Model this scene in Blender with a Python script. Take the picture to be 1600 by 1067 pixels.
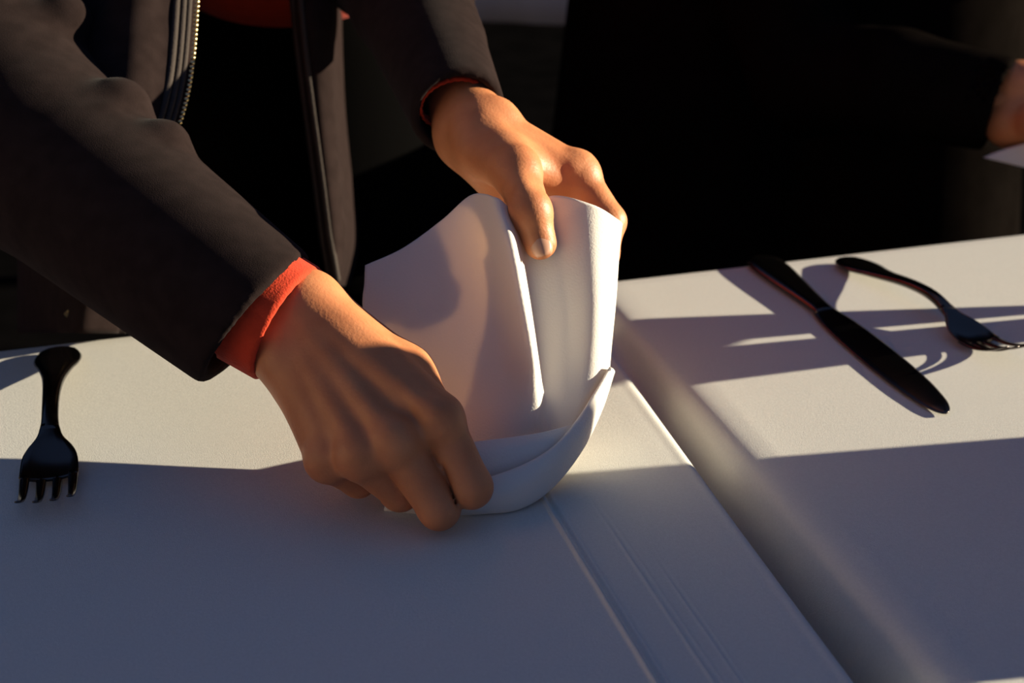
import bpy, math, random
import numpy as np
from mathutils import Vector

# ------------------------------------------------------------------ scene, camera, light
for o in list(bpy.data.objects):
    bpy.data.objects.remove(o)
scene = bpy.context.scene
COL = scene.collection
random.seed(4)
rng = np.random.default_rng(4)

S = 0.88                 # metres per design unit
TZ = 0.75                # table top height in metres
CAM_H = 0.40             # camera height above the table (design units)
PITCH = math.radians(23.0)
FPX = 2222.0             # 50 mm lens at 1600 px
cp, sp = math.cos(PITCH), math.sin(PITCH)

cam_d = bpy.data.cameras.new('camera')
cam = bpy.data.objects.new('camera', cam_d)
COL.objects.link(cam)
cam.location = (0, 0, TZ + CAM_H * S)
cam.rotation_euler = (math.radians(90) - PITCH, 0, 0)
cam_d.sensor_width = 36.0
cam_d.lens = 36.0 * FPX / 1600.0
cam_d.clip_start = 0.02
cam_d.dof.use_dof = True
cam_d.dof.focus_distance = 0.80 * S
cam_d.dof.aperture_fstop = 9.0
scene.camera = cam

scene.view_settings.view_transform = 'Standard'
scene.view_settings.look = 'None'
scene.view_settings.gamma = 1.0
scene.view_settings.use_curve_mapping = False
scene.view_settings.exposure = 0.0

SUN_AZ = math.radians(9.5)      # from +x towards +y
SUN_EL = math.radians(12.5)
world = bpy.data.worlds.new('World')
scene.world = world
world.use_nodes = True
wn = world.node_tree
wn.nodes.clear()
w_out = wn.nodes.new('ShaderNodeOutputWorld')
w_bg = wn.nodes.new('ShaderNodeBackground')
w_bg.inputs['Color'].default_value = (0.26, 0.46, 1.0, 1)
w_bg.inputs['Strength'].default_value = 0.195
wn.links.new(w_bg.outputs[0], w_out.inputs[0])

sun_d = bpy.data.lights.new('sun', 'SUN')
sun_d.energy = 12.0
sun_d.color = (1.0, 0.88, 0.66)
sun_d.angle = math.radians(0.55)
sun = bpy.data.objects.new('sun', sun_d)
COL.objects.link(sun)
SUN = Vector((math.cos(SUN_AZ) * math.cos(SUN_EL), math.sin(SUN_AZ) * math.cos(SUN_EL), math.sin(SUN_EL)))
sun.rotation_euler = (-SUN).to_track_quat('-Z', 'Y').to_euler()
sun.location = (3, 1, 3)


# ------------------------------------------------------------------ helpers
def C(px, py, Z):
    """photo pixel at a depth along the optical axis -> design point (x, y, z above table)"""
    xc = (px - 800.0) / FPX * Z
    yc = (533.5 - py) / FPX * Z
    return np.array([xc, Z * cp + yc * sp, CAM_H - Z * sp + yc * cp])


def G(px, py, z=0.0):
    """photo pixel -> design point on the plane z above the table"""
    k = sp + (py - 533.5) / FPX * cp
    return C(px, py, (CAM_H - z) / k)


VIEW = np.array([0, cp, -sp])
SA = np.array([0.953, 0.302, 0.0])      # long axis of the tables
TA = np.array([-0.302, 0.953, 0.0])     # across the tables


def ST(s, t, z=0.0):
    return SA * s + TA * t + np.array([0, 0, z])


def world_pts(V):
    V = np.asarray(V, dtype=np.float64).reshape(-1, 3) * S
    V[:, 2] += TZ
    return V


def thing(name, label, cat, loc, group=None):
    o = bpy.data.objects.new(name, None)
    COL.objects.link(o)
    o.empty_display_size = 0.05
    o.location = world_pts([loc])[0]
    o['label'] = label
    o['category'] = cat
    if group:
        o['group'] = group
    return o


def root_loc(o):
    p = np.zeros(3)
    while o is not None:
        p = p + np.array(o.location)
        o = o.parent
    return p


def mk(name, V, F, mat, parent=None, smooth=True, solid=0.0, solid_off=0.0):
    W = world_pts(V)
    if parent is not None:
        W = W - root_loc(parent)
        org = np.zeros(3)
    else:
        org = np.array([W[:, 0].mean(), W[:, 1].mean(), W[:, 2].min()])
        W = W - org
    me = bpy.data.meshes.new(name)
    me.from_pydata([tuple(v) for v in W.tolist()], [], [tuple(f) for f in F])
    me.update()
    if smooth:
        me.polygons.foreach_set('use_smooth', np.ones(len(me.polygons), dtype=bool))
    o = bpy.data.objects.new(name, me)
    COL.objects.link(o)
    o.location = org
    o.parent = parent
    me.materials.append(mat)
    if solid:
        m = o.modifiers.new('thickness', 'SOLIDIFY')
        m.thickness = solid * S
        m.offset = solid_off
    return o


def tag(o, label, cat=None, group=None, kind=None):
    if label:
        o['label'] = label
    if cat:
        o['category'] = cat
    if group:
        o['group'] = group
    if kind:
        o['kind'] = kind
    return o


def merge(parts):
    V, F, n = [], [], 0
    for v, f in parts:
        v = np.asarray(v, dtype=float).reshape(-1, 3)
        V.append(v)
        F += [tuple(i + n for i in q) for q in f]
        n += len(v)
    return np.vstack(V), F


def crom(P, n):
    """Catmull-Rom resample of a list of vectors to n points"""
    P = np.asarray(P, dtype=float)
    m = len(P)
    Q = np.vstack([2 * P[0] - P[1], P, 2 * P[-1] - P[-2]])
    u = np.linspace(0, m - 1, n)
    i = np.minimum(u.astype(int), m - 2)
    f = (u - i)[:, None]
    p0, p1, p2, p3 = Q[i], Q[i + 1], Q[i + 2], Q[i + 3]
    return 0.5 * (2 * p1 + (p2 - p0) * f + (2 * p0 - 5 * p1 + 4 * p2 - p3) * f * f + (3 * p1 - p0 - 3 * p2 + p3) * f ** 3)


def patch(rows, nu, nv):
    """rows of control points -> dense grid (nv rows x nu columns)"""
    R = [crom(r, nu) for r in rows]
    R = np.array(R)                      # rows x nu x 3
    out = np.zeros((nv, nu, 3))
    for j in range(nu):
        out[:, j] = crom(R[:, j], nv)
    return out


def grid_mesh(Gd):
    nv, nu = Gd.shape[:2]
    F = []
    for i in range(nv - 1):
        for j in range(nu - 1):
            a = i * nu + j
            F.append((a, a + 1, a + nu + 1, a + nu))
    return Gd.reshape(-1, 3), F


def tube(P, r, seg=10, caps=True):
    P = np.asarray(P, dtype=float)
    n = len(P)
    r = np.full(n, r) if np.isscalar(r) else np.asarray(r)
    V, F = [], []
    up = np.array([0.13, 0.21, 0.97])
    for i in range(n):
        t = P[min(i + 1, n - 1)] - P[max(i - 1, 0)]
        t = t / (np.linalg.norm(t) + 1e-12)
        a = np.cross(t, up); a /= np.linalg.norm(a) + 1e-12
        b = np.cross(t, a)
        for k in range(seg):
            th = 2 * math.pi * k / seg
            V.append(P[i] + r[i] * (a * math.cos(th) + b * math.sin(th)))
    for i in range(n - 1):
        for k in range(seg):
            k2 = (k + 1) % seg
            F.append((i * seg + k, i * seg + k2, (i + 1) * seg + k2, (i + 1) * seg + k))
    if caps:
        F.append(tuple(range(seg - 1, -1, -1)))
        F.append(tuple((n - 1) * seg + k for k in range(seg)))
    return np.array(V), F


def box(o, ax, ay, az):
    """box from corner o with edge vectors"""
    o, ax, ay, az = map(np.asarray, (o, ax, ay, az))
    V = [o, o + ax, o + ax + ay, o + ay, o + az, o + ax + az, o + ax + ay + az, o + ay + az]
    F = [(0, 3, 2, 1), (4, 5, 6, 7), (0, 1, 5, 4), (1, 2, 6, 5), (2, 3, 7, 6), (3, 0, 4, 7)]
    return np.array(V), F


def loft_flat(st, seg=14, expo=2.6):
    """stations (x, zc, half_width, half_thick[, yc]) -> closed lofted bar along local x"""
    V, F = [], []
    n = len(st)
    for q in st:
        x, zc, hw, ht = q[:4]
        yc = q[4] if len(q) > 4 else 0.0
        for k in range(seg):
            th = 2 * math.pi * k / seg
            c, s_ = math.cos(th), math.sin(th)
            V.append((x, yc + hw * math.copysign(abs(c) ** (2 / expo), c), zc + ht * math.copysign(abs(s_) ** (2 / expo), s_)))
    for i in range(n - 1):
        for k in range(seg):
            k2 = (k + 1) % seg
            F.append((i * seg + k, i * seg + k2, (i + 1) * seg + k2, (i + 1) * seg + k))
    F.append(tuple(range(seg - 1, -1, -1)))
    F.append(tuple((n - 1) * seg + k for k in range(seg)))
    return np.array(V), F


# ---- signed distance modelling, meshed by naive surface nets
def rc(a, b, r1, r2):
    return ('rc', np.asarray(a, float), np.asarray(b, float), r1, r2)


def ev(prim, X, Y, Z):
    if prim[0] == 'rc':                    # tapered capsule
        _, a, b, r1, r2 = prim
        ba = b - a
        L2 = float(ba @ ba) + 1e-12
        px, py, pz = X - np.float32(a[0]), Y - np.float32(a[1]), Z - np.float32(a[2])
        h = np.clip((px * np.float32(ba[0]) + py * np.float32(ba[1]) + pz * np.float32(ba[2])) / np.float32(L2), 0, 1)
        px = px - h * np.float32(ba[0]); py = py - h * np.float32(ba[1]); pz = pz - h * np.float32(ba[2])
        return np.sqrt(px * px + py * py + pz * pz) - (np.float32(r1) + h * np.float32(r2 - r1))
    if prim[0] == 'el':                    # axis-aligned ellipsoid (bound form)
        _, c, r = prim
        px, py, pz = (X - np.float32(c[0])) / np.float32(r[0]), (Y - np.float32(c[1])) / np.float32(r[1]), (Z - np.float32(c[2])) / np.float32(r[2])
        q = np.sqrt(px * px + py * py + pz * pz)
        return (q - 1) * np.float32(min(r))
    if prim[0] == 'pl':                    # half space, keeps the side against n
        _, p, n = prim
        return (X - np.float32(p[0])) * np.float32(n[0]) + (Y - np.float32(p[1])) * np.float32(n[1]) + (Z - np.float32(p[2])) * np.float32(n[2])


def smin(a, b, k):
    h = np.maximum(np.float32(k) - np.abs(a - b), 0) / np.float32(k)
    return np.minimum(a, b) - h * h * np.float32(k * 0.25)


def smax(a, b, k):
    return -smin(-a, -b, k)


def sunion(prims, X, Y, Z, k):
    d = None
    for p in prims:
        e = ev(p, X, Y, Z)
        d = e if d is None else smin(d, e, k)
    return d


def bounds(prims, pad):
    lo, hi = np.full(3, 1e9), np.full(3, -1e9)
    for p in prims:
        if p[0] == 'rc':
            for q, r in ((p[1], p[3]), (p[2], p[4])):
                lo = np.minimum(lo, q - r); hi = np.maximum(hi, q + r)
        elif p[0] == 'el':
            lo = np.minimum(lo, np.array(p[1]) - np.array(p[2])); hi = np.maximum(hi, np.array(p[1]) + np.array(p[2]))
    return lo - pad, hi + pad


def nets(fn, lo, hi, h, relax=2):
    n = np.ceil((hi - lo) / h).astype(int) + 1
    ax = [(lo[i] + h * np.arange(n[i])).astype(np.float32) for i in range(3)]
    X, Y, Z = np.meshgrid(*ax, indexing='ij', sparse=True)
    D = fn(X, Y, Z)
    D = np.broadcast_to(D, tuple(n)).astype(np.float32)
    ins = D < 0
    c = ins[:-1, :-1, :-1]
    cnt = np.zeros(c.shape, np.int8)
    for dx in (0, 1):
        for dy in (0, 1):
            for dz in (0, 1):
                cnt += ins[dx:n[0] - 1 + dx, dy:n[1] - 1 + dy, dz:n[2] - 1 + dz]
    act = (cnt > 0) & (cnt < 8)
    idx = np.argwhere(act)
    vid = -np.ones(act.shape, np.int64)
    vid[tuple(idx.T)] = np.arange(len(idx))
    acc = np.zeros((len(idx), 3)); num = np.zeros(len(idx))
    corners = [(a, b, e) for a in (0, 1) for b in (0, 1) for e in (0, 1)]
    for a in corners:
        for axn in range(3):
            if a[axn]:
                continue
            b = list(a); b[axn] = 1
            da = D[idx[:, 0] + a[0], idx[:, 1] + a[1], idx[:, 2] + a[2]]
            db = D[idx[:, 0] + b[0], idx[:, 1] + b[1], idx[:, 2] + b[2]]
            m = (da < 0) != (db < 0)
            t = np.where(m, da / np.where(m, da - db, 1), 0)
            p = np.tile(np.array(a, float), (len(idx), 1)); p[:, axn] += t
            acc[m] += p[m]; num[m] += 1
    V = lo + h * (idx + acc / num[:, None])
    F = []
    for axn in range(3):
        u, v = (axn + 1) % 3, (axn + 2) % 3
        sl0 = [slice(None)] * 3; sl1 = [slice(None)] * 3
        sl0[axn] = slice(0, -1); sl1[axn] = slice(1, None)
        a, b = ins[tuple(sl0)], ins[tuple(sl1)]
        e = np.argwhere(a != b)
        ok = (e[:, u] > 0) & (e[:, v] > 0) & (e[:, u] < n[u] - 1) & (e[:, v] < n[v] - 1)
        e = e[ok]
        sgn = a[tuple(e.T)]
        q = []
        for du, dv in ((0, 0), (1, 0), (1, 1), (0, 1)):
            w = e.copy(); w[:, u] -= du; w[:, v] -= dv
            q.append(vid[tuple(w.T)])
        q = np.stack(q, 1)
        q[~sgn] = q[~sgn][:, ::-1]
        F.append(q)
    F = np.vstack(F)
    for _ in range(relax):                     # light Laplacian smoothing
        A = np.zeros_like(V); N = np.zeros(len(V))
        for i in range(4):
            j = (i + 1) % 4
            np.add.at(A, F[:, i], V[F[:, j]]); np.add.at(A, F[:, j], V[F[:, i]])
            np.add.at(N, F[:, i], 1); np.add.at(N, F[:, j], 1)
        V = V * 0.5 + 0.5 * A / np.maximum(N, 1)[:, None]
    return V, F.tolist()


# ------------------------------------------------------------------ materials
def material(name, color, rough=0.6, metal=0.0, var=0.0, var_scale=30, bump=0.0, bump_scale=400, sheen=0.0,
             sss=0.0, sss_radius=(0.01, 0.004, 0.002), transl=0.0, spec=0.5, color2=None, voro=False, transl_color=None):
    m = bpy.data.materials.new(name)
    m.use_nodes = True
    nt = m.node_tree
    b = nt.nodes['Principled BSDF']
    out = nt.nodes['Material Output']
    b.inputs['Roughness'].default_value = rough
    b.inputs['Metallic'].default_value = metal
    b.inputs['Specular IOR Level'].default_value = spec
    b.inputs['Sheen Weight'].default_value = sheen
    b.inputs['Sheen Roughness'].default_value = 0.4
    if sss:
        b.inputs['Subsurface Weight'].default_value = sss
        b.inputs['Subsurface Radius'].default_value = sss_radius
        b.inputs['Subsurface Scale'].default_value = 0.3
    co = nt.nodes.new('ShaderNodeTexCoord')
    c = (*color, 1)
    b.inputs['Base Color'].default_value = c
    if var or color2:
        nz = nt.nodes.new('ShaderNodeTexNoise')
        nz.inputs['Scale'].default_value = var_scale
        nz.inputs['Detail'].default_value = 5
        nt.links.new(co.outputs['Object'], nz.inputs['Vector'])
        rp = nt.nodes.new('ShaderNodeValToRGB')
        c2 = color2 or tuple(x * (1 - var) for x in color)
        rp.color_ramp.elements[0].position = 0.35
        rp.color_ramp.elements[1].position = 0.65
        rp.color_ramp.elements[0].color = (*c2, 1)
        rp.color_ramp.elements[1].color = c
        nt.links.new(nz.outputs['Fac'], rp.inputs['Fac'])
        nt.links.new(rp.outputs['Color'], b.inputs['Base Color'])
    if bump:
        if voro:
            nb = nt.nodes.new('ShaderNodeTexVoronoi')
            res = nb.outputs['Distance']
        else:
            nb = nt.nodes.new('ShaderNodeTexNoise')
            nb.inputs['Detail'].default_value = 3
            res = nb.outputs['Fac']
        nb.inputs['Scale'].default_value = bump_scale
        nt.links.new(co.outputs['Object'], nb.inputs['Vector'])
        bp = nt.nodes.new('ShaderNodeBump')
        bp.inputs['Strength'].default_value = bump
        bp.inputs['Distance'].default_value = 0.001
        nt.links.new(res, bp.inputs['Height'])
        nt.links.new(bp.outputs['Normal'], b.inputs['Normal'])
    if transl:
        tr = nt.nodes.new('ShaderNodeBsdfTranslucent')
        tr.inputs['Color'].default_value = (*(transl_color or color), 1)
        mx = nt.nodes.new('ShaderNodeMixShader')
        mx.inputs['Fac'].default_value = transl
        nt.links.new(b.outputs[0], mx.inputs[1])
        nt.links.new(tr.outputs[0], mx.inputs[2])
        nt.links.new(mx.outputs[0], out.inputs['Surface'])
    return m


M_CLOTH = material('tablecloth_linen', (0.66, 0.645, 0.595), 0.85, var=0.06, var_scale=700, bump=0.22, bump_scale=1800, spec=0.2)
M_NAPKIN = material('napkin_linen', (0.90, 0.87, 0.80), 0.85, bump=0.25, bump_scale=900, spec=0.15, transl=0.25, transl_color=(0.86, 0.64, 0.47))
M_SKIN = material('skin', (0.60, 0.235, 0.098), 0.5, color2=(0.50, 0.175, 0.068), var_scale=45, bump=0.22, bump_scale=600, sss=0.12, spec=0.4)
M_NAIL = material('fingernail', (0.55, 0.29, 0.18), 0.35, spec=0.5)
M_JACKET = material('jacket_wool', (0.0225, 0.0150, 0.0140), 0.85, var=0.25, var_scale=90, bump=0.25, bump_scale=1500, sheen=0.03, spec=0.0)
M_PIPING = material('jacket_piping', (0.046, 0.036, 0.031), 0.8, bump=0.4, bump_scale=700, spec=0.15)
M_RED = material('red_knit', (0.62, 0.055, 0.02), 0.85, var=0.15, var_scale=120, bump=0.5, bump_scale=900, sheen=0.1, spec=0.15)
M_BLACK = material('black_trouser_cloth', (0.003, 0.0028, 0.0028), 0.9, spec=0.0)
M_COAT = material('dark_coat_wool', (0.0065, 0.005, 0.0043), 0.9, var=0.3, bump=0.4, bump_scale=900, spec=0.0)
M_BRASS = material('brass', (0.80, 0.62, 0.30), 0.3, metal=1.0)
M_STEEL = material('dark_steel', (0.10, 0.085, 0.08), 0.22, metal=1.0, var=0.1, var_scale=50)
M_WOOD = material('box_wood', (0.33, 0.20, 0.10), 0.7, var=0.4, var_scale=18, bump=0.4, bump_scale=120)
M_TABLE = material('table_wood', (0.20, 0.12, 0.07), 0.6, var=0.4, var_scale=12)
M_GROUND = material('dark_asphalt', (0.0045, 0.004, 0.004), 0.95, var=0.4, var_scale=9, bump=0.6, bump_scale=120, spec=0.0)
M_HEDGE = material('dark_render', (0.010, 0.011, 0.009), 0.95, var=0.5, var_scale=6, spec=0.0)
M_PLASTER = material('bounce_plaster', (0.50, 0.37, 0.25), 0.9, var=0.12, var_scale=2, bump=0.3, bump_scale=40, spec=0.1)
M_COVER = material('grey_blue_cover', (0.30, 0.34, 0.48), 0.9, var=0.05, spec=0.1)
M_SHOE = material('black_leather', (0.01, 0.009, 0.009), 0.4)
M_HAIR = material('dark_hair', (0.02, 0.013, 0.009), 0.6)

# ------------------------------------------------------------------ setting
FLOOR = -TZ / S
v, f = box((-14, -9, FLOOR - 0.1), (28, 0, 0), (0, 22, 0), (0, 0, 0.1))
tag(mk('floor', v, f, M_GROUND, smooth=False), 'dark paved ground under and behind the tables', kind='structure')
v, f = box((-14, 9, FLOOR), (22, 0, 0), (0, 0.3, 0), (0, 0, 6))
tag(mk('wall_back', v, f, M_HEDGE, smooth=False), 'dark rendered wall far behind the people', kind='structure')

v, f = box((-5.3, -6.5, FLOOR), (0.3, 0, 0), (0, 7.9, 0), (0, 0, 2.2))  # wall added out of view as a warm bounce for hands and napkin
tag(mk('bounce_wall', v, f, M_PLASTER, smooth=False), 'unseen plaster wall added at left to bounce warm sunlight onto the hands', kind='structure')

# tables under the cloth
def table(s0, s1, t0, t1, label, zt=-0.004, group=None):
    root = thing('table', label, 'table', ST((s0 + s1) / 2, (t0 + t1) / 2, FLOOR), group='tables pushed together under the cloth')
    v, f = box(ST(s0, t0, zt - 0.03), SA * (s1 - s0), TA * (t1 - t0), (0, 0, 0.03))
    mk('tabletop', v, f, M_TABLE, root, smooth=False)
    for a in (s0 + 0.04, s1 - 0.09):
        for b in (t0 + 0.04, t1 - 0.09):
            v, f = box(ST(a, b, FLOOR), SA * 0.05, TA * 0.05, (0, 0, zt - 0.03 - FLOOR))
            mk('leg', v, f, M_TABLE, root, smooth=False)
    return root


T0, T1 = 0.235, 0.990
table(-0.85, 0.300, T0, T1, 'cloth-covered table under the hands and the left fork')
table(0.412, 1.45, T0, T1, 'cloth-covered table under the knife and fork at right')


def cloth():
    s = list(np.arange(-0.87, 0.19, 0.02)) + list(np.arange(0.19, 0.29, 0.0005)) + list(np.arange(0.29, 0.385, 0.0012)) + list(np.arange(0.385, 1.48, 0.02))
    s = np.array(s)
    tt = list(T0 - 0.012 - 0.004 * np.array([1.0, 1.0])) + []
    t_top = np.linspace(T0, T1, 60)
    k = np.interp(s, [-1, 0.10, 0.22, 0.26, 0.31, 0.37, 0.60, 2], [0, 0, 0.035, 0.033, 0.072, 0.072, 0, 0])

    PX = np.linspace(-0.03, 0.06, 361)
    PZ = crom([(-.03, 0, 0), (-.014, 0, 0), (-.005, -.015, 0), (.000, -.20, 0), (.003, -.80, 0), (.007, -1.0, 0), (.014, -.98, 0), (.0185, -.60, 0), (.0225, -.25, 0), (.028, -.08, 0), (.035, -.02, 0), (.047, 0, 0), (.06, 0, 0)], 900)
    PZ = np.interp(PX, PZ[:, 0], PZ[:, 1])
    PZ = np.convolve(np.pad(PZ, 8, mode='edge'), np.ones(17) / 17, mode='valid')

    def height(sv, t):
        s0 = 0.3295
        x = sv - s0
        depth = np.interp(t, [0.24, 0.5, 0.7, 0.9, 1.0], [0.16, 0.13, 0.052, 0.014, 0.010])
        prof = np.interp(x, PX, PZ)
        z = depth * prof
        def crease(c, a, w, t0, t1):
            fade = np.clip((t1 - t) / 0.05, 0, 1) * np.clip((t - t0) / 0.02, 0, 1)
            d = sv - c
            return fade * a * (np.exp(-(d / w) ** 2) - 0.7 * np.exp(-((d - 2.2 * w) / w) ** 2) + 0.35 * np.exp(-((d - 4.2 * w) / w) ** 2))
        z = z + crease(0.2296, 0.0016, 0.0013, 0.2, 0.72) + crease(0.2555, 0.0005, 0.0010, 0.2, 0.66) + crease(0.268, 0.00022, 0.0009, 0.2, 0.60)
        z = z + 0.0006 * np.sin(sv * 9 + 1.3 * t) * np.sin(t * 11 + 2)
        return z
    rows = []
    # near drop, top, far drop
    for zd in (-0.26, -0.13, -0.05, -0.012):
        rows.append([ST(a + b * (T0 - 0.6), T0 - 0.014 - 0.012 * math.sin(a * 23) * min(1, -zd * 6), zd) for a, b in zip(s, k)])
    rows.append([ST(a + b * (T0 - 0.6), T0 - 0.010, min(-0.003, height(a, T0) - 0.003)) for a, b in zip(s, k)])
    for t in t_top:
        z = height(s, t)
        rows.append([ST(a + b * (t - 0.6), t, zz) for a, b, zz in zip(s, k, z)])
    rows.append([ST(a + b * (T1 - 0.6), T1 + 0.008, height(a, T1) - 0.003) for a, b in zip(s, k)])
    for zd in (-0.014, -0.05, -0.13, -0.26):
        rows.append([ST(a + b * (T1 - 0.6), T1 + 0.012 + 0.012 * math.sin(a * 21 + 1) * min(1, -zd * 6), min(zd, height(a, T1) + zd)) for a, b in zip(s, k)])
    return grid_mesh(np.array(rows))


v, f = cloth()
tag(mk('tablecloth', v, f, M_CLOTH), 'white tablecloth with ironed creases sagging into the gap between two tables', 'tablecloth')

# another cloth-covered table far behind, in shade
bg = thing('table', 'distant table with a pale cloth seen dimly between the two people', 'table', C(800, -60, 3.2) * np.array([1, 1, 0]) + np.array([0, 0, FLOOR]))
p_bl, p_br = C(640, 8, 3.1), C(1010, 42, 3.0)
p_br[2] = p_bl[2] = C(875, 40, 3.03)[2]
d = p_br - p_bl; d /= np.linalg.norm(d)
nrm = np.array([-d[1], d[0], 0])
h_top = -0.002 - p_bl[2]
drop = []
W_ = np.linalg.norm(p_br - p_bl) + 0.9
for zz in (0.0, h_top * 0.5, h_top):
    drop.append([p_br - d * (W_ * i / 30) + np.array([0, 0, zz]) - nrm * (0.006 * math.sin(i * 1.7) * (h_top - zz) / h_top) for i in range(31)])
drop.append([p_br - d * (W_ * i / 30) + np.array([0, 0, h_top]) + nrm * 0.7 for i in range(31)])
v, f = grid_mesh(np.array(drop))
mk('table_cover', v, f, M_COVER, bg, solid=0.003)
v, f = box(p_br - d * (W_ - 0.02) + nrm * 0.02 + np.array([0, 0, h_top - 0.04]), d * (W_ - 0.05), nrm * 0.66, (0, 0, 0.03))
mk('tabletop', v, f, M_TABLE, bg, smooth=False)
for a in (0.05, W_ - 0.10):
    for b in (0.05, 0.58):
        q = p_br - d * a + nrm * b; q[2] = FLOOR
        v, f = box(q, d * 0.05, nrm * 0.05, (0, 0, h_top + p_br[2] - 0.04 - FLOOR))
        mk('leg', v, f, M_TABLE, bg, smooth=False)


# ------------------------------------------------------------------ cutlery
def interp_st(x, keys):
    keys = np.array(keys, float)
    return [np.interp(x, keys[:, 0], keys[:, i]) for i in range(1, keys.shape[1])]


def smooth_keys(keys, n):
    K = np.array(keys, float)
    return crom(K, n)


def place(V, a, b, roll=0.0):
    """local x from ground point a towards b, z up"""
    a, b = np.array(a), np.array(b)
    ex = b - a; ex[2] = 0; ex /= np.linalg.norm(ex)
    ey = np.cross([0, 0, 1], ex)
    ez = np.array([0, 0, 1.0])
    c, s_ = math.cos(roll), math.sin(roll)
    ey2, ez2 = ey * c + ez * s_, ez * c - ey * s_
    V = np.asarray(V)
    return np.array([a[0], a[1], 0]) + V[:, :1] * ex + V[:, 1:2] * ey2 + V[:, 2:3] * ez2


def fork(a, b, zkeys, label, roll=0.0, tine_len=0.21, scale_w=1.0):
    L = float(np.linalg.norm((np.array(b) - np.array(a))[:2]))
    root = thing('fork', label, 'fork', (np.array(a) + np.array(b)) / 2 * np.array([1, 1, 0]), group='table forks')
    zk = crom(zkeys, 200)
    zf = lambda x: float(np.interp(x, zk[:, 0], zk[:, 1]))
    w_keys = [(0.0, .0015, .0014), (.010, .0062, .0022), (.03, .0098, .0028), (.07, .0124, .0028), (.115, .0130, .0028), (.16, .0120, .0028), (.22, .0092, .0028), (.32, .0062, .0030),
              (.45, .0046, .0032), (.58, .0042, .0034), (.64, .0050, .0030)]
    sk = smooth_keys(w_keys, 46)
    st = [(q[0] * L, zf(q[0]), q[1] * scale_w, q[2]) for q in sk]
    v, f = loft_flat(st)
    mk('handle', place(v, a, b, roll), f, M_STEEL, root)
    h_keys = [(.62, .0046, .0031), (.66, .0064, .0024), (.70, .0106, .0018), (.74, .0130, .0014), (.80, .0136, .0012), (1.0 - tine_len + .015, .0137, .0011)]
    sk = smooth_keys(h_keys, 22)
    st = [(q[0] * L, zf(q[0]), q[1] * scale_w, q[2]) for q in sk]
    v, f = loft_flat(st)
    # dish the head slightly
    v[:, 2] += 12.0 * v[:, 1] ** 2
    mk('head', place(v, a, b, roll), f, M_STEEL, root)
    for i in range(4):
        yc = (-1.5 + i) * 0.0074 * scale_w
        st = []
        for u in np.linspace(1 - tine_len, 1.0, 14):
            e = (u - (1 - tine_len)) / tine_len
            st.append((u * L, zf(u) + 12 * yc * yc * (1 - 0.4 * e), (0.0025 - 0.0010 * e) * scale_w, 0.0013 - 0.0005 * e, yc))
        v, f = loft_flat(st, seg=8)
        mk('tine', place(v, a, b, roll), f, M_STEEL, root)
    return root


# fork at right, tines up
fork(G(1316, 411), G(1592, 582), [(0, .0040), (.10, .0060), (.25, .0105), (.42, .0165), (.55, .0175), (.66, .0115), (.76, .0042), (.84, .0042), (.92, .0095), (1.0, .0195)],
     'dark fork with tines turned up beside the knife at right', scale_w=1.18)
# fork at left, tines up and pointing at the viewer
fork(G(94, 552), G(69, 785, .014), [(0, .0040), (.10, .0065), (.25, .0125), (.42, .0185), (.55, .0185), (.66, .0125), (.76, .0048), (.84, .0040), (.90, .0050), (.95, .0085), (1.0, .0150)],
     'dark fork lying alone at left, half in the shade, tines towards the viewer', scale_w=1.22, tine_len=0.20)

# knife
ka, kb = G(1186, 410), G(1478, 651)
KL = float(np.linalg.norm((kb - ka)[:2]))
knife = thing('knife', 'dark table knife with rounded blade lying beside the right-hand fork', 'knife', (ka + kb) / 2)
hk = [(0, .0060, .0022, .0040), (.012, .0120, .0030, .0039), (.04, .0152, .0036, .0038), (.10, .0156, .0038, .0038), (.20, .0134, .0038, .0038), (.30, .0104, .0037, .0038), (.38, .0086, .0036, .0038), (.415, .0088, .0036, .0038)]
sk = smooth_keys(hk, 36)
v, f = loft_flat([(q[0] * KL, q[3], q[1], q[2]) for q in sk], expo=2.3)
mk('handle', place(v, ka, kb), f, M_STEEL, knife)
bk = [(.40, .0084, .0030, .0038), (.43, .0100, .0020, .0038), (.50, .0124, .0015, .0038), (.62, .0138, .0013, .0037), (.75, .0138, .0012, .0036), (.86, .0124, .0011, .0034), (.935, .0098, .0010, .0030), (.965, .0078, .0010, .0028), (.985, .0054, .0009, .0026), (.996, .0030, .0008, .0025), (1.0, .0008, .0006, .0024)]
sk = smooth_keys(bk, 44)
v, f = loft_flat([(q[0] * KL, q[3], q[1], q[2]) for q in sk], expo=2.0)
mk('blade', place(v, ka, kb, roll=0.10), f, M_STEEL, knife)

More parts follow.
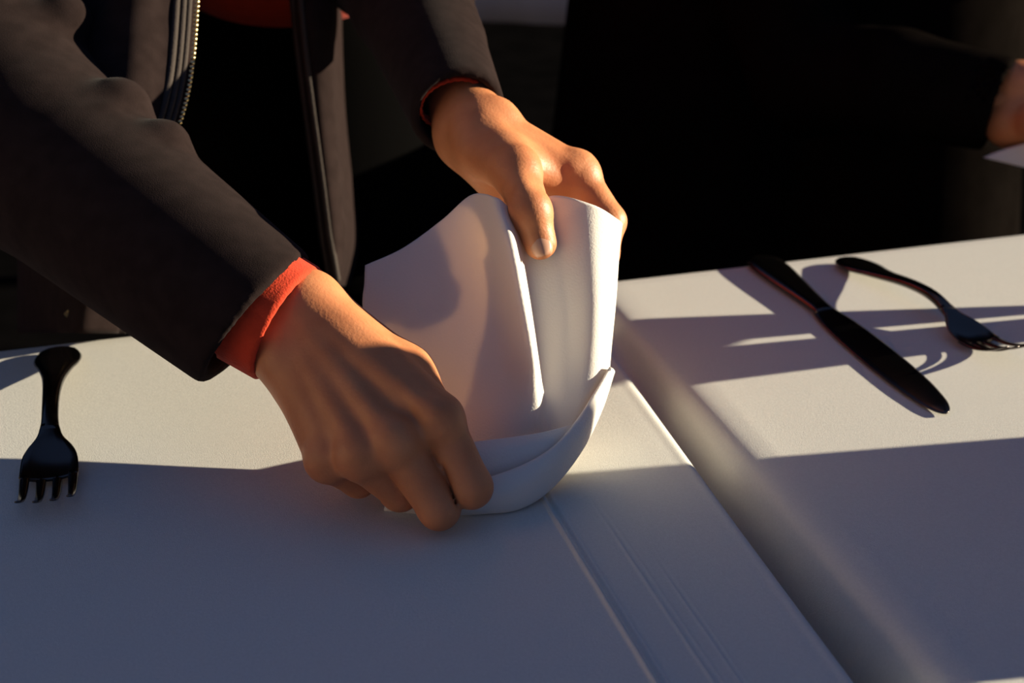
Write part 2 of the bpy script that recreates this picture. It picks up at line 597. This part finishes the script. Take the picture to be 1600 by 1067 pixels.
# ------------------------------------------------------------------ the napkin being folded
nap = thing('napkin', 'white linen napkin being folded into a pouch by two hands', 'napkin', G(760, 795))
rows = [
    [(571, 415, .884), (630, 388, .880), (690, 345, .874), (738, 305, .866), (775, 309, .838), (812, 335, .850), (862, 306, .850), (925, 320, .848), (964, 343, .860), (971, 350, .884)],
    [(570, 440, .882), (625, 430, .878), (690, 405, .870), (746, 368, .854), (793, 366, .820), (822, 395, .850), (868, 390, .850), (925, 390, .845), (961, 395, .858), (966, 395, .888)],
    [(569, 490, .880), (625, 490, .872), (695, 485, .862), (766, 470, .844), (814, 470, .812), (834, 480, .846), (880, 470, .848), (928, 470, .843), (957, 468, .856), (961, 468, .888)],
    [(600, 560, .872), (640, 560, .864), (700, 560, .852), (780, 555, .834), (828, 545, .810), (843, 560, .842), (885, 550, .845), (925, 545, .842), (950, 540, .852), (954, 540, .884)],
    [(640, 640, .856), (670, 640, .850), (720, 635, .842), (795, 622, .828), (833, 604, .820), (850, 618, .838), (885, 610, .840), (920, 605, .840), (945, 590, .848), (949, 590, .874)],
    [(680, 715, .840), (700, 715, .836), (740, 710, .830), (800, 700, .824), (838, 690, .828), (860, 684, .830), (882, 675, .828), (905, 655, .831), (933, 625, .840), (938, 625, .864)],
    [(690, 745, .828), (710, 752, .820), (745, 752, .812), (800, 745, .810), (840, 735, .812), (865, 720, .816), (885, 705, .82), (905, 685, .827), (930, 650, .836), (933, 650, .858)],
]
sh = [-.011, -.011, -.011, -.009, -.006, 0, 0]
rows = [r[:5] + [(q[0], q[1], q[2] + d_) for q in r[5:-1]] + [(r[-1][0], r[-1][1], r[-2][2] + d_ + .004)] for r, d_ in zip(rows, sh)]
g = patch([[C(*q) for q in r] for r in rows], 120, 100)
v, f = grid_mesh(g)
mk('front_panel', v, f, M_NAPKIN, nap, solid=0.0016)
rows = [
    [(668, 676, .862), (740, 660, .872), (800, 652, .876), (860, 646, .872), (936, 628, .856)],
    [(672, 700, .850), (740, 690, .862), (800, 684, .864), (860, 676, .862), (936, 636, .856)],
    [(690, 745, .828), (745, 725, .838), (800, 722, .840), (870, 710, .838), (932, 650, .850)],
]
v, f = grid_mesh(patch([[C(*q) for q in r] for r in rows], 60, 50))
mk('back_flap', v, f, M_NAPKIN, nap, solid=0.0016)
# inner cuff layer
rows = [
    [(660, 712, .803), (735, 693, .804), (800, 684, .808), (850, 676, .813), (896, 663, .822)],
    [(660, 730, .795), (735, 715, .796), (800, 705, .800), (850, 694, .806), (900, 672, .822)],
    [(660, 765, .796), (735, 752, .796), (800, 740, .800), (855, 718, .807), (903, 685, .824)],
    [(660, 790, .806), (735, 785, .806), (800, 772, .808), (860, 738, .815), (908, 692, .832)],
]
v, f = grid_mesh(patch([[C(*q) for q in r] for r in rows], 60, 26))
mk('inner_cuff', v, f, M_NAPKIN, nap, solid=0.0016)
# outer cuff layer with a turned upper edge
up = [(610, 775, .797), (700, 766, .787), (760, 750, .788), (820, 728, .794), (868, 698, .804), (903, 657, .818), (930, 615, .827), (954, 574, .838)]
md = [(603, 787, .796), (690, 787, .784), (757, 778, .784), (818, 758, .790), (866, 726, .802), (906, 680, .818), (936, 628, .832), (958, 578, .846)]
lo = [(602, 796, .800), (682, 803, .796), (752, 801, .794), (812, 793, .798), (862, 761, .811), (908, 703, .830), (939, 640, .847), (958, 582, .860)]
bk = [(625, 785, .806), (690, 790, .803), (752, 785, .804), (808, 775, .808), (852, 742, .824), (890, 695, .842), (925, 640, .858), (950, 590, .872)]
up0 = [(p[0] + 3, p[1] + 5, p[2] + .006) for p in up]
v, f = grid_mesh(patch([[C(*q) for q in r] for r in (up0, up, md, lo, bk)], 90, 40))
mk('outer_cuff', v, f, M_NAPKIN, nap, solid=0.0018)

# ------------------------------------------------------------------ person folding the napkin
pa = thing('person', 'person in dark zip jacket over red knit, both hands folding a napkin', 'person', (-0.22, 1.42, FLOOR))


def right_hand():
    Wr1, Wr2 = C(478, 480, .812), C(446, 545, .812)
    m_i, m_m, m_r, m_p = C(684, 655, .774), C(617, 690, .766), C(564, 711, .767), C(513, 718, .780)
    palm = [rc(Wr1, m_i, .0200, .0145), rc((Wr1 + Wr2) / 2, m_m, .0195, .0140), rc(Wr2, m_r, .0185, .0135), rc(C(456, 548, .812), m_p, .0175, .0122),
            rc(C(500, 492, .826), C(630, 588, .808), .0180, .0170), rc(C(630, 588, .808), C(680, 650, .800), .0165, .0125),
            rc(C(480, 600, .815), C(560, 700, .800), .018, .016), rc(C(520, 560, .815), C(640, 660, .800), .02, .018),
            rc(Wr1, C(345, 428, .850), .0200, .024), rc(Wr2, C(322, 462, .850), .0195, .024)]
    fingers = [
        [rc(m_i, C(736, 761, .772), .0128, .0116), rc(C(736, 761, .772), C(716, 740, .797), .0112, .0095), rc(C(716, 740, .797), C(690, 728, .803), .0095, .0085)],
        [rc(m_m, C(686, 795, .770), .0128, .0113), rc(C(686, 795, .770), C(668, 760, .794), .0108, .0092), rc(C(668, 760, .794), C(640, 742, .800), .0092, .0082)],
        [rc(m_r, C(625, 768, .783), .0130, .0108), rc(C(625, 768, .783), C(612, 745, .803), .0102, .0090), rc(C(612, 745, .803), C(590, 730, .806), .0088, .008)],
        [rc(m_p, C(560, 750, .798), .0118, .0097), rc(C(560, 750, .798), C(556, 725, .812), .0092, .0080), rc(C(556, 725, .812), C(540, 712, .812), .0080, .0072)],
        [rc(C(665, 640, .806), C(690, 690, .808), .0125, .0115), rc(C(690, 690, .808), C(705, 730, .806), .0112, .0090)],
    ]
    bumps = [rc(C(684, 654, .7665), C(686, 658, .7665), .0122, .0120), rc(C(612, 687, .7580), C(616, 692, .7580), .0120, .0118),
             rc(C(558, 710, .7600), C(562, 714, .7610), .0114, .0112), rc(C(508, 717, .7730), C(512, 721, .7740), .0104, .0102),
             rc(C(447, 562, .800), C(449, 566, .800), .0125, .012)]
    tend = [rc(C(505, 508, .7925), C(676, 645, .7585), .0042, .0042), rc(C(484, 522, .7915), C(612, 682, .7525), .0042, .0042),
            rc(C(468, 538, .7935), C(558, 702, .7535), .0040, .0040), rc(C(462, 552, .7950), C(510, 712, .7665), .0034, .0034),
            rc(C(556, 556, .7805), C(600, 590, .7735), .0024, .0022), rc(C(600, 590, .7735), C(632, 640, .7650), .0022, .0018)]
    creases = []
    for z_ in (-.012, -.010, -.008, -.006):
        creases.append(rc(C(692, 726, .772 + z_), C(712, 788, .776 + z_), .0004, .0006))
        creases.append(rc(C(632, 738, .772 + z_), C(654, 790, .780 + z_), .0008, .0012))
        creases.append(rc(C(578, 752, .782 + z_), C(592, 778, .790 + z_), .0008, .0010))
    allp = palm + sum(fingers, []) + bumps + tend

    def fn(X, Y, Z):
        d = sunion(palm, X, Y, Z, .010)
        fd = None
        for ch in fingers:
            e = sunion(ch, X, Y, Z, .004)
            fd = e if fd is None else smin(fd, e, .0008)
        d = smin(d, fd, .005)
        for b in bumps:
            d = smin(d, ev(b, X, Y, Z), .006)
        for b in tend:
            d = smin(d, ev(b, X, Y, Z), .006)
        for b in creases:
            d = smax(d, -ev(b, X, Y, Z), .0018)
        return d
    lo, hi = bounds(allp, .006)
    return nets(fn, lo, hi, .0012, 1)


def left_hand():
    CL = lambda x, y, z: C(x, y, z + .013)
    W1, W2 = CL(753, 203, .892), CL(733, 212, .912)
    m_i = CL(899, 274, .886)
    palm = [rc(W1, m_i, .0190, .0138), rc(W2, CL(870, 298, .908), .0185, .0140), rc(W2, CL(848, 306, .930), .0175, .0135), rc(W2, CL(822, 314, .948), .016, .012),
            rc(CL(756, 232, .880), CL(806, 268, .846), .0185, .0140), rc(CL(800, 250, .865), CL(868, 285, .880), .014, .012),
            rc(CL(752, 246, .90), CL(795, 300, .90), .0165, .015),
            rc(W1, CL(676, 60, 1.012), .0190, .021), rc(W2, CL(662, 60, 1.022), .0190, .021)]
    fingers = [
        [rc(CL(806, 268, .846), CL(829, 330, .822), .0138, .0118), rc(CL(829, 330, .822), CL(844, 380, .8195), .0116, .0098)],
        [rc(m_i, CL(952, 346, .872), .0132, .0106), rc(CL(952, 346, .872), CL(944, 398, .862), .0100, .0090), rc(CL(944, 398, .862), CL(924, 424, .858), .0088, .0076)],
        [rc(CL(870, 298, .908), CL(922, 368, .897), .0130, .0104), rc(CL(922, 368, .897), CL(908, 402, .880), .0100, .0088), rc(CL(908, 402, .880), CL(890, 412, .872), .0086, .0076)],
        [rc(CL(848, 306, .930), CL(890, 364, .915), .0122, .0100), rc(CL(890, 364, .915), CL(874, 388, .896), .0096, .0085), rc(CL(874, 388, .896), CL(858, 388, .884), .0082, .0072)],
        [rc(CL(822, 314, .948), CL(852, 358, .935), .0110, .0090), rc(CL(852, 358, .935), CL(842, 378, .918), .0086, .0075), rc(CL(842, 378, .918), CL(832, 378, .906), .0074, .0066)],
    ]
    bumps = [rc(CL(902, 266, .882), CL(906, 270, .882), .0122, .0118), rc(CL(829, 328, .818), CL(831, 332, .818), .0108, .0106), rc(CL(808, 262, .842), CL(811, 268, .840), .0118, .0116),
             rc(CL(778, 186, .890), CL(781, 190, .890), .013, .013)]
    tend = [rc(CL(772, 205, .876), CL(818, 300, .8185), .0050, .0045), rc(CL(790, 205, .880), CL(890, 262, .873), .0036, .0036)]
    allp = palm + sum(fingers, []) + bumps + tend

    def fn(X, Y, Z):
        d = sunion(palm, X, Y, Z, .012)
        fd = None
        for ch in fingers:
            e = sunion(ch, X, Y, Z, .004)
            fd = e if fd is None else smin(fd, e, .0008)
        d = smin(d, fd, .008)
        for b in bumps:
            d = smin(d, ev(b, X, Y, Z), .006)
        for b in tend:
            d = smin(d, ev(b, X, Y, Z), .007)
        return d
    lo, hi = bounds(allp, .006)
    return nets(fn, lo, hi, .0013, 1)


SH_R, SH_L = np.array([-0.41, 1.22, 0.36]), np.array([-0.03, 1.32, 0.45])
EL_R, EL_L = C(60, 235, .955), C(600, -80, 1.17)
NECK = (SH_R + SH_L) / 2 + np.array([0, -0.02, 0.08])


def arms_head():
    hd = NECK + np.array([0.02, -0.11, 0.20])
    pr = [rc(C(330, 446, .852), EL_R, .028, .042), rc(EL_R, SH_R, .042, .055),
          rc(C(668, 60, 1.032), EL_L, .026, .040), rc(EL_L, SH_L, .042, .055),
          rc(SH_R, SH_L, .06, .06), rc((SH_R + SH_L) / 2, (-0.21, 1.44, 0.12), .09, .09),
          rc(NECK + np.array([0, 0.02, -0.08]), hd, .062, .058),
          ('el', hd + np.array([0, 0.02, 0.05]), (.082, .102, .105)), rc(hd + np.array([0, -.03, -.03]), hd + np.array([0, -.06, -.07]), .06, .035),
          rc(hd + np.array([0, -.085, .03]), hd + np.array([0, -.112, -.005]), .010, .015),
          rc(hd + np.array([-.03, -.078, -.045]), hd + np.array([.03, -.078, -.045]), .012, .012),
          ('el', hd + np.array([-.085, .02, .03]), (.012, .022, .034)), ('el', hd + np.array([.085, .02, .03]), (.012, .022, .034))]
    lo, hi = bounds(pr, .02)
    return nets(lambda X, Y, Z: sunion(pr, X, Y, Z, .02), lo, hi, .008), hd


rh, lh = right_hand(), left_hand()
ah, HD = arms_head()
v, f = merge([rh, lh, ah])
body = mk('body', v, f, M_SKIN, pa)
hp = [('el', HD + np.array([0, 0.035, 0.075]), (.094, .108, .105))]
lo, hi = bounds(hp, .02)
def hair_fn(X, Y, Z):
    d = ev(hp[0], X, Y, Z)
    return smax(d, ev(('pl', HD + np.array([0, 0, 0.06]), np.array([0, -0.75, -0.66])), X, Y, Z), .02)
v, f = nets(hair_fn, lo, hi, .006)
mk('hair', v, f, M_HAIR, pa)
# thumb nail of the hand on top
def nail(c, along, across, nrm_, L, Wd, parent):
    along, across, nrm_ = [q / np.linalg.norm(q) for q in (along, across, nrm_)]
    rowsn = []
    for a in np.linspace(-1, 1, 9):
        wd = Wd * (1 - 0.35 * abs(a) ** 3)
        rowsn.append([c + along * a * L + across * b * wd - nrm_ * (0.0030 * b * b + 0.0008 * a * a) for b in np.linspace(-1, 1, 9)])
    v, f = grid_mesh(np.array(rowsn))
    return mk('fingernail', v, f, M_NAIL, parent, solid=0.0006)
tA, tB = C(829, 330, .835), C(844, 380, .8325)
al = tB - tA
ac = np.cross(al, -VIEW)
nail(tB - VIEW * 0.0099 + (al / np.linalg.norm(al)) * 0.0015, al, ac, -VIEW, 0.0068, 0.0062, body)

# sleeves (signed distance, hollow at the cuff)
def sleeve(prims, cut_p, cut_n, hollow, k, h):
    lo, hi = bounds(prims, .01)

    def fn(X, Y, Z):
        d = sunion(prims, X, Y, Z, k)
        d = smax(d, ev(('pl', cut_p, cut_n), X, Y, Z), .004)
        e = None
        for q in hollow:
            w = ev(q, X, Y, Z)
            e = w if e is None else np.minimum(e, w)
        return smax(d, -e, .003)
    return nets(fn, lo, hi, h)


cR = C(401, 500, .826)
eR = C(78, 250, .940)
n_cut = cR - eR; n_cut /= np.linalg.norm(n_cut)
n_ce = np.array([.765, -.644 * sp, -.644 * cp])
uR = C(-25, 110, .985)
sR = C(-10, -150, 1.10)
prims = [rc(cR + n_cut * 0.06, eR, .0440, .0655), rc(eR, uR, .0640, .0665), rc(uR, sR, .0665, .075), rc(sR, SH_R, .075, .080),
         rc(C(30, 236, .886), C(186, 172, .912), .011, .021), rc(C(140, 288, .868), C(256, 228, .890), .008, .017),
         rc(C(0, 78, .945), C(98, 34, .965), .014, .020), rc(C(60, 96, .96), C(112, 92, .972), .016, .014),
         rc(C(110, 205, .885), C(168, 186, .89), .010, .008)]
hol = [rc(cR + n_cut * 0.06, cR - n_cut * 0.05, .0395, .0395)]
jr = sleeve(prims, cR, n_ce, hol, .009, .0030)
cL = C(716, 178, .918)
eL = C(600, -80, 1.17)
n_l = cL - eL; n_l /= np.linalg.norm(n_l)
n_lc = C(740, 190, .90) - C(700, 90, .95); n_lc /= np.linalg.norm(n_lc)
prims = [rc(cL + n_l * 0.03, C(642, 0, 1.085), .0290, .0455), rc(C(642, 0, 1.085), eL, .0455, .056), rc(eL, SH_L, .06, .08),
         rc(C(690, 20, 1.03), C(712, 60, 1.0), .018, .016)]
hol = [rc(cL + n_l * 0.06, cL - n_l * 0.03, .0245, .0245)]
jl = sleeve(prims, cL, n_l, hol, .012, .0030)

# jacket body: two open front panels, back
def prow(y, pts):
    return [C(x, y, z) for x, z in pts]


pr_rows = []
for y, zx, dz in ((-420, 330, .10), (-260, 322, .05), (-120, 314, .02), (0, 307, 0), (60, 303, -.015), (110, 298, -.028), (150, 291, -.038), (190, 280, -.045), (217, 269, -.048), (320, 238, -.020), (430, 212, .017), (520, 195, .032)):
    o = (zx - 307) * 0.75
    dz -= 0.10
    pr_rows.append(prow(y, [(zx, 1.096 + dz), (zx - 14, 1.090 + dz), (262 + o, 1.080 + dz), (212 + o, 1.062 + dz), (160 + o * .6, 1.074 + dz), (110 + o * .3, 1.105 + dz), (60, 1.17 + dz), (35, 1.28 + dz), (30, 1.42 + dz)]))
gR = patch(pr_rows, 90, 90)
pl_rows = []
for y, xl, xr, dz in ((-420, 430, 500, .12), (-260, 440, 510, .06), (-120, 448, 515, .02), (0, 455, 518, 0), (90, 464, 519, -.004), (180, 476, 522, -.008), (290, 491, 531, -.014), (370, 501, 538, -.018), (410, 508, 533, -.019), (446, 514, 524, -.02)):
    pl_rows.append(prow(y, [(xl, 1.150 + dz), (xl + 5, 1.138 + dz), ((xl + xr) / 2, 1.128 + dz), (xr - 4, 1.138 + dz), (xr, 1.150 + dz), (xr + 3, 1.19 + dz), (xr + 12, 1.28 + dz), (xr + 20, 1.42 + dz)]))
gL = patch(pl_rows, 60, 90)
bk_rows = []
for y, dz in ((-420, .10), (-260, .05), (-120, .02), (0, 0), (110, -.007), (217, -.022), (320, -.03), (430, -.035)):
    bk_rows.append(prow(y, [(30, 1.42 + dz), (90, 1.58 + dz), (280, 1.66 + dz), (470, 1.58 + dz), (545, 1.42 + dz)]))
gB = patch(bk_rows, 40, 40)
v, f = merge([grid_mesh(gR), grid_mesh(gL), grid_mesh(gB)])
jacket = tag(mk('jacket', v, f, M_JACKET, pa, solid=0.003), 'dark brown-grey wool jacket worn open')
mk('sleeve', jr[0], jr[1], M_JACKET, jacket)
mk('sleeve', jl[0], jl[1], M_JACKET, jacket)
# placket ridges beside the zip
zip_px = crom([(322, -260, 0), (314, -120, 0), (307, 0, 0), (303, 60, 0), (298, 110, 0), (291, 150, 0), (280, 190, 0), (269, 217, 0), (238, 320, 0), (212, 430, 0)], 220)
def zdep(y):
    return -0.132 + float(np.interp(y, [-260, -120, 0, 60, 110, 150, 190, 217, 320, 430], [1.178, 1.148, 1.128, 1.113, 1.100, 1.090, 1.083, 1.080, 1.108, 1.145]))
for off, r, dzz in ((11, .0020, .006), (20, .0022, .010), (31, .0024, .014)):
    P = [C(q[0] - off, q[1], zdep(q[1]) - dzz) for q in zip_px]
    v, f = tube(P, r, 8)
    mk('placket_ridge', v, f, M_PIPING, jacket)
parts = []
# brass teeth, one every 7 px or so along the zip edge
cum = np.concatenate([[0], np.cumsum(np.linalg.norm(np.diff(zip_px[:, :2], axis=0), axis=1))])
for d_ in np.arange(0, cum[-1], 7.3):
    x = np.interp(d_, cum, zip_px[:, 0]); y = np.interp(d_, cum, zip_px[:, 1])
    x2 = np.interp(d_ + 3, cum, zip_px[:, 0]); y2 = np.interp(d_ + 3, cum, zip_px[:, 1])
    a = C(x - 5, y, zdep(y) - .002); b = C(x + 4.5, y + 1, zdep(y) - .001)
    parts.append(tube([a, a * .3 + b * .7, b], [.0012, .0017, .0014], 6))
v, f = merge(parts)
tag(mk('zip_teeth', v, f, M_BRASS, jacket), 'brass zip teeth', kind='stuff')
# stitched edge of the other front panel
for off, dzz, r in ((4, .012, .0022), (15, .022, .0024)):
    P = [C(x + off, y, 1.150 + dz - dzz) for y, x, dz in zip(np.linspace(-200, 440, 90), np.interp(np.linspace(-200, 440, 90), [-260, -120, 0, 90, 180, 290, 370, 410, 446], [440, 448, 455, 464, 476, 491, 501, 508, 514]),
                                                             np.interp(np.linspace(-200, 440, 90), [-260, -120, 0, 90, 180, 290, 370, 410, 446], [.06, .02, 0, -.004, -.008, -.014, -.018, -.019, -.02]))]
    v, f = tube(P, r, 8)
    mk('placket_ridge', v, f, M_PIPING, jacket)
# little brass pocket zip at the hem side
P = [C(104, 492, 1.006), C(114, 482, 1.003), C(126, 472, 1.000)]
v, f = tube(P, .0022, 8)
tag(mk('pocket_zip', v, f, M_BRASS, jacket), 'brass pocket zip end')
# red sweater: torso and cuffs
tors = [rc((-0.22, 1.30, 0.42), (-0.21, 1.38, 0.285), .145, .15), rc(SH_R * .75 + SH_L * .25, SH_R * .25 + SH_L * .75, .075, .075)]
lo, hi = bounds(tors, .02)
v, f = nets(lambda X, Y, Z: sunion(tors, X, Y, Z, .03), lo, hi, .010)
sweater = tag(mk('sweater', v, f, M_RED, pa), 'red knitted sweater under the jacket')
def cuff(p0, p1, r0, r1, n=36, seg=56, ripple=.0004, squash=0.86):
    P0, P1 = np.array(p0), np.array(p1)
    t = P1 - P0; t /= np.linalg.norm(t)
    a = np.cross(t, VIEW); a /= np.linalg.norm(a)
    b = np.cross(t, a)
    R = []
    for i in range(n):
        u = i / (n - 1)
        c = P0 + (P1 - P0) * u
        r = r0 + (r1 - r0) * u + (-.0015 * max(0, (u - .9) / .1) ** 2)
        R.append([c + (r + ripple * math.cos(k * 28 * 2 * math.pi / seg)) * (a * math.cos(2 * math.pi * k / seg) + squash * b * math.sin(2 * math.pi * k / seg)) for k in range(seg + 1)])
    return grid_mesh(np.array(R))
c0_, c1_ = C(396, 474, .820), C(452, 507, .816)
v, f = cuff(c0_, c1_, .0362, .0356, squash=1.0)
mk('cuff', v, f, M_RED, sweater, solid=0.0022)
v, f = cuff(C(705, 150, .932), C(709, 163, .926), .0225, .0225)
mk('cuff', v, f, M_RED, sweater, solid=0.0018)

# trousers and shoes
legs = [rc((-0.21, 1.45, 0.14), (-0.21, 1.46, -0.02), .150, .155), rc((-0.30, 1.46, -0.05), (-0.31, 1.46, FLOOR + 0.10), .095, .06), rc((-0.12, 1.47, -0.05), (-0.11, 1.48, FLOOR + 0.10), .095, .06)]
lo, hi = bounds(legs, .02)
v, f = nets(lambda X, Y, Z: sunion(legs, X, Y, Z, .03), lo, hi, .012)
mk('trousers', v, f, M_BLACK, pa)
def shoes(parent, xs, y):
    for x in xs:
        sh = [rc((x, y, FLOOR + .045), (x, y - .15, FLOOR + .035), .045, .036)]
        lo, hi = bounds(sh, .02)
        v, f = nets(lambda X, Y, Z: smax(sunion(sh, X, Y, Z, .02), ev(('pl', (0, 0, FLOOR + .001), np.array([0, 0, -1.])), X, Y, Z), .004), lo, hi, .008)
        mk('shoe', v, f, M_SHOE, parent)
shoes(pa, (-0.31, -0.11), 1.47)

# ------------------------------------------------------------------ second person behind the right end of the table
pb = thing('person', 'person in a dark coat standing behind the table at right, hand at frame edge', 'person', (0.34, 1.74, FLOOR))
wB = C(1572, 160, 1.36)
bsh_l, bsh_r = np.array([0.10, 1.72, 0.62]), np.array([0.58, 1.70, 0.62])
elB = C(1265, 118, 1.52)
hB = np.array([0.34, 1.66, 0.98])
hand = [rc(C(1590, 140, 1.360), C(1690, 140, 1.34), .028, .022), rc(C(1580, 188, 1.360), C(1685, 200, 1.34), .027, .020),
        rc(C(1690, 128, 1.34), C(1800, 150, 1.34), .015, .011), rc(C(1692, 155, 1.335), C(1815, 190, 1.335), .015, .011), rc(C(1690, 180, 1.335), C(1800, 220, 1.335), .014, .011), rc(C(1685, 205, 1.34), C(1770, 245, 1.34), .013, .010),
        rc(C(1620, 190, 1.33), C(1700, 250, 1.31), .019, .012)]
bodyp = [rc(C(1575, 162, 1.362), elB, .026, .035), rc(elB, bsh_l, .042, .055), rc(bsh_l, bsh_r, .06, .06), rc((0.34, 1.72, .5), (0.34, 1.74, .1), .13, .12),
         rc(bsh_r, (0.66, 1.66, 0.30), .055, .042), rc((0.66, 1.66, 0.30), (0.66, 1.50, 0.12), .04, .028),
         rc((0.34, 1.71, .64), hB, .06, .058), ('el', hB + np.array([0, 0.02, 0.06]), (.08, .10, .105)), rc(hB + np.array([0, -.03, -.03]), hB + np.array([0, -.06, -.06]), .06, .035),
         rc(hB + np.array([0, -.085, .03]), hB + np.array([0, -.112, 0]), .010, .014), ('el', hB + np.array([-.083, .02, .03]), (.012, .022, .034)), ('el', hB + np.array([.083, .02, .03]), (.012, .022, .034))]
lo, hi = bounds(hand, .01)
h1 = nets(lambda X, Y, Z: sunion(hand, X, Y, Z, .008), lo, hi, .003)
lo, hi = bounds(bodyp, .02)
h2 = nets(lambda X, Y, Z: sunion(bodyp, X, Y, Z, .02), lo, hi, .009)
v, f = merge([h1, h2])
mk('body', v, f, M_SKIN, pb)
hp = [('el', hB + np.array([0, 0.035, 0.08]), (.094, .108, .105))]
lo, hi = bounds(hp, .02)
v, f = nets(lambda X, Y, Z: smax(ev(hp[0], X, Y, Z), ev(('pl', hB + np.array([0, 0, 0.06]), np.array([0, -0.75, -0.66])), X, Y, Z), .02), lo, hi, .007)
mk('hair', v, f, M_HAIR, pb)
coat = [rc((0.34, 1.73, .52), (0.34, 1.74, .16), .155, .16), rc((0.24, 1.73, .42), (0.20, 1.74, -.25), .14, .17), rc((0.44, 1.73, .42), (0.48, 1.74, -.25), .14, .17), rc(bsh_l, bsh_r, .085, .085)]
lo, hi = bounds(coat, .02)
v, f = nets(lambda X, Y, Z: sunion(coat, X, Y, Z, .04), lo, hi, .012)
coat_o = mk('coat', v, f, M_COAT, pb)
cB = C(1566, 158, 1.362)
nB = np.array(C(1640, 182, 1.345) - C(1566, 158, 1.362)); nB /= np.linalg.norm(nB)
sp_ = [rc(cB + nB * 0.03, C(1400, 130, 1.43), .044, .053), rc(C(1400, 130, 1.43), elB, .053, .062), rc(elB, bsh_l, .064, .085)]
ho = [rc(cB + nB * 0.07, cB - nB * 0.015, .034, .033)]
v, f = sleeve(sp_, cB, nB, ho, .01, .0045)
mk('sleeve', v, f, M_COAT, coat_o)
sp2 = [rc((0.66, 1.66, 0.30), bsh_r, .062, .085), rc((0.66, 1.66, 0.30), (0.66, 1.53, 0.155), .06, .048)]
lo, hi = bounds(sp2, .01)
v, f = nets(lambda X, Y, Z: sunion(sp2, X, Y, Z, .01), lo, hi, .007)
mk('sleeve', v, f, M_COAT, coat_o)
lg = [rc((0.24, 1.75, 0.0), (0.23, 1.76, FLOOR + 0.10), .10, .065), rc((0.44, 1.75, 0.0), (0.45, 1.76, FLOOR + 0.10), .10, .065)]
lo, hi = bounds(lg, .02)
v, f = nets(lambda X, Y, Z: sunion(lg, X, Y, Z, .02), lo, hi, .012)
mk('trousers', v, f, M_BLACK, pb)
shoes(pb, (0.23, 0.45), 1.75)
# cloth in that hand
rows = [[C(1640, 214, 1.336), C(1720, 218, 1.325), C(1800, 226, 1.33)], [C(1574, 232, 1.342), C(1690, 250, 1.33), C(1800, 268, 1.33)], [C(1536, 246, 1.345), C(1660, 276, 1.335), C(1800, 310, 1.335)]]
v, f = grid_mesh(patch(rows, 24, 24))
tag(mk('napkin', v, f, M_NAPKIN, smooth=True, solid=0.002), 'pale cloth corner hanging from the hand at the right edge', 'napkin')

# ------------------------------------------------------------------ unseen things added right of the frame to cast table shadows
bx0, bx1, bt0, bt1, bh = 0.74, 0.90, 0.398, 0.607, 0.235  # added box, sized so its shadow covers the near cloth
wb = thing('shade_box', 'unseen wooden box added to shade the near side of the table', 'box', ST((bx0 + bx1) / 2, (bt0 + bt1) / 2, 0))
th = 0.012
def slab(name, s0, s1, t0, t1, z0, z1):
    v, f = box(ST(s0, t0, z0), SA * (s1 - s0), TA * (t1 - t0), (0, 0, z1 - z0))
    return mk(name, v, f, M_WOOD, wb, smooth=False)
for i in range(3):
    z0, z1 = 0.001 + i * bh / 3, 0.001 + (i + 1) * bh / 3 - 0.0008
    slab('side_board', bx0, bx0 + th, bt0, bt1, z0, z1)
    slab('side_board', bx1 - th, bx1, bt0, bt1, z0, z1)
    slab('end_board', bx0 + th, bx1 - th, bt0, bt0 + th, z0, z1)
    slab('end_board', bx0 + th, bx1 - th, bt1 - th, bt1, z0, z1)
slab('bottom_board', bx0 + th, bx1 - th, bt0 + th, bt1 - th, 0.001, 0.012)
slab('lid', bx0 - 0.004, bx1 + 0.004, bt0 - 0.002, bt1 + 0.002, bh + 0.001, bh + 0.013)

fn = thing('shadow_napkin', 'unseen folded napkin added beside the box, fanned to cast the shadow bands', 'napkin', ST(0.8, 0.81, 0))
v, f = loft_flat([(-0.030, 0.011, .004, .008), (-.026, .011, .014, .010), (0.0, 0.011, .018, .011), (.026, .011, .014, .010), (.030, .011, .004, .008)], seg=18)
v = np.array([ST(0.8 + q[1], 0.803 + q[0], q[2]) for q in v])
mk('base_fold', v, f, M_NAPKIN, fn)
def shadow_petal(b0, b1, t0, t1, h0, h1, bow):  # added fan pieces, outlined to throw the bands and slit of shadow
    rowsn = []
    for u in np.linspace(0, 1, 16):
        zz = h0 + (h1 - h0) * u
        rr = []
        for w in np.linspace(0, 1, 12):
            tt_ = (b0 * (1 - w) + b1 * w) * (1 - u) + (t0 * (1 - w) + t1 * w) * u
            top = zz + (0.004 * math.sin(math.pi * w) if u > .9 else 0)
            rr.append(ST(0.8 + bow * math.sin(math.pi * w) * u + 0.004 * (1 - u), tt_, top))
        rowsn.append(rr)
    v, f = grid_mesh(np.array(rowsn))
    return mk('shadow_petal', v, f, M_NAPKIN, fn, solid=0.004)
shadow_petal(.8190, .8240, .795, .853, .008, .100, .010)
shadow_petal(.780, .8120, .728, .783, .008, .100, .012)
shadow_petal(.800, .820, .735, .846, .080, .108, -.010)
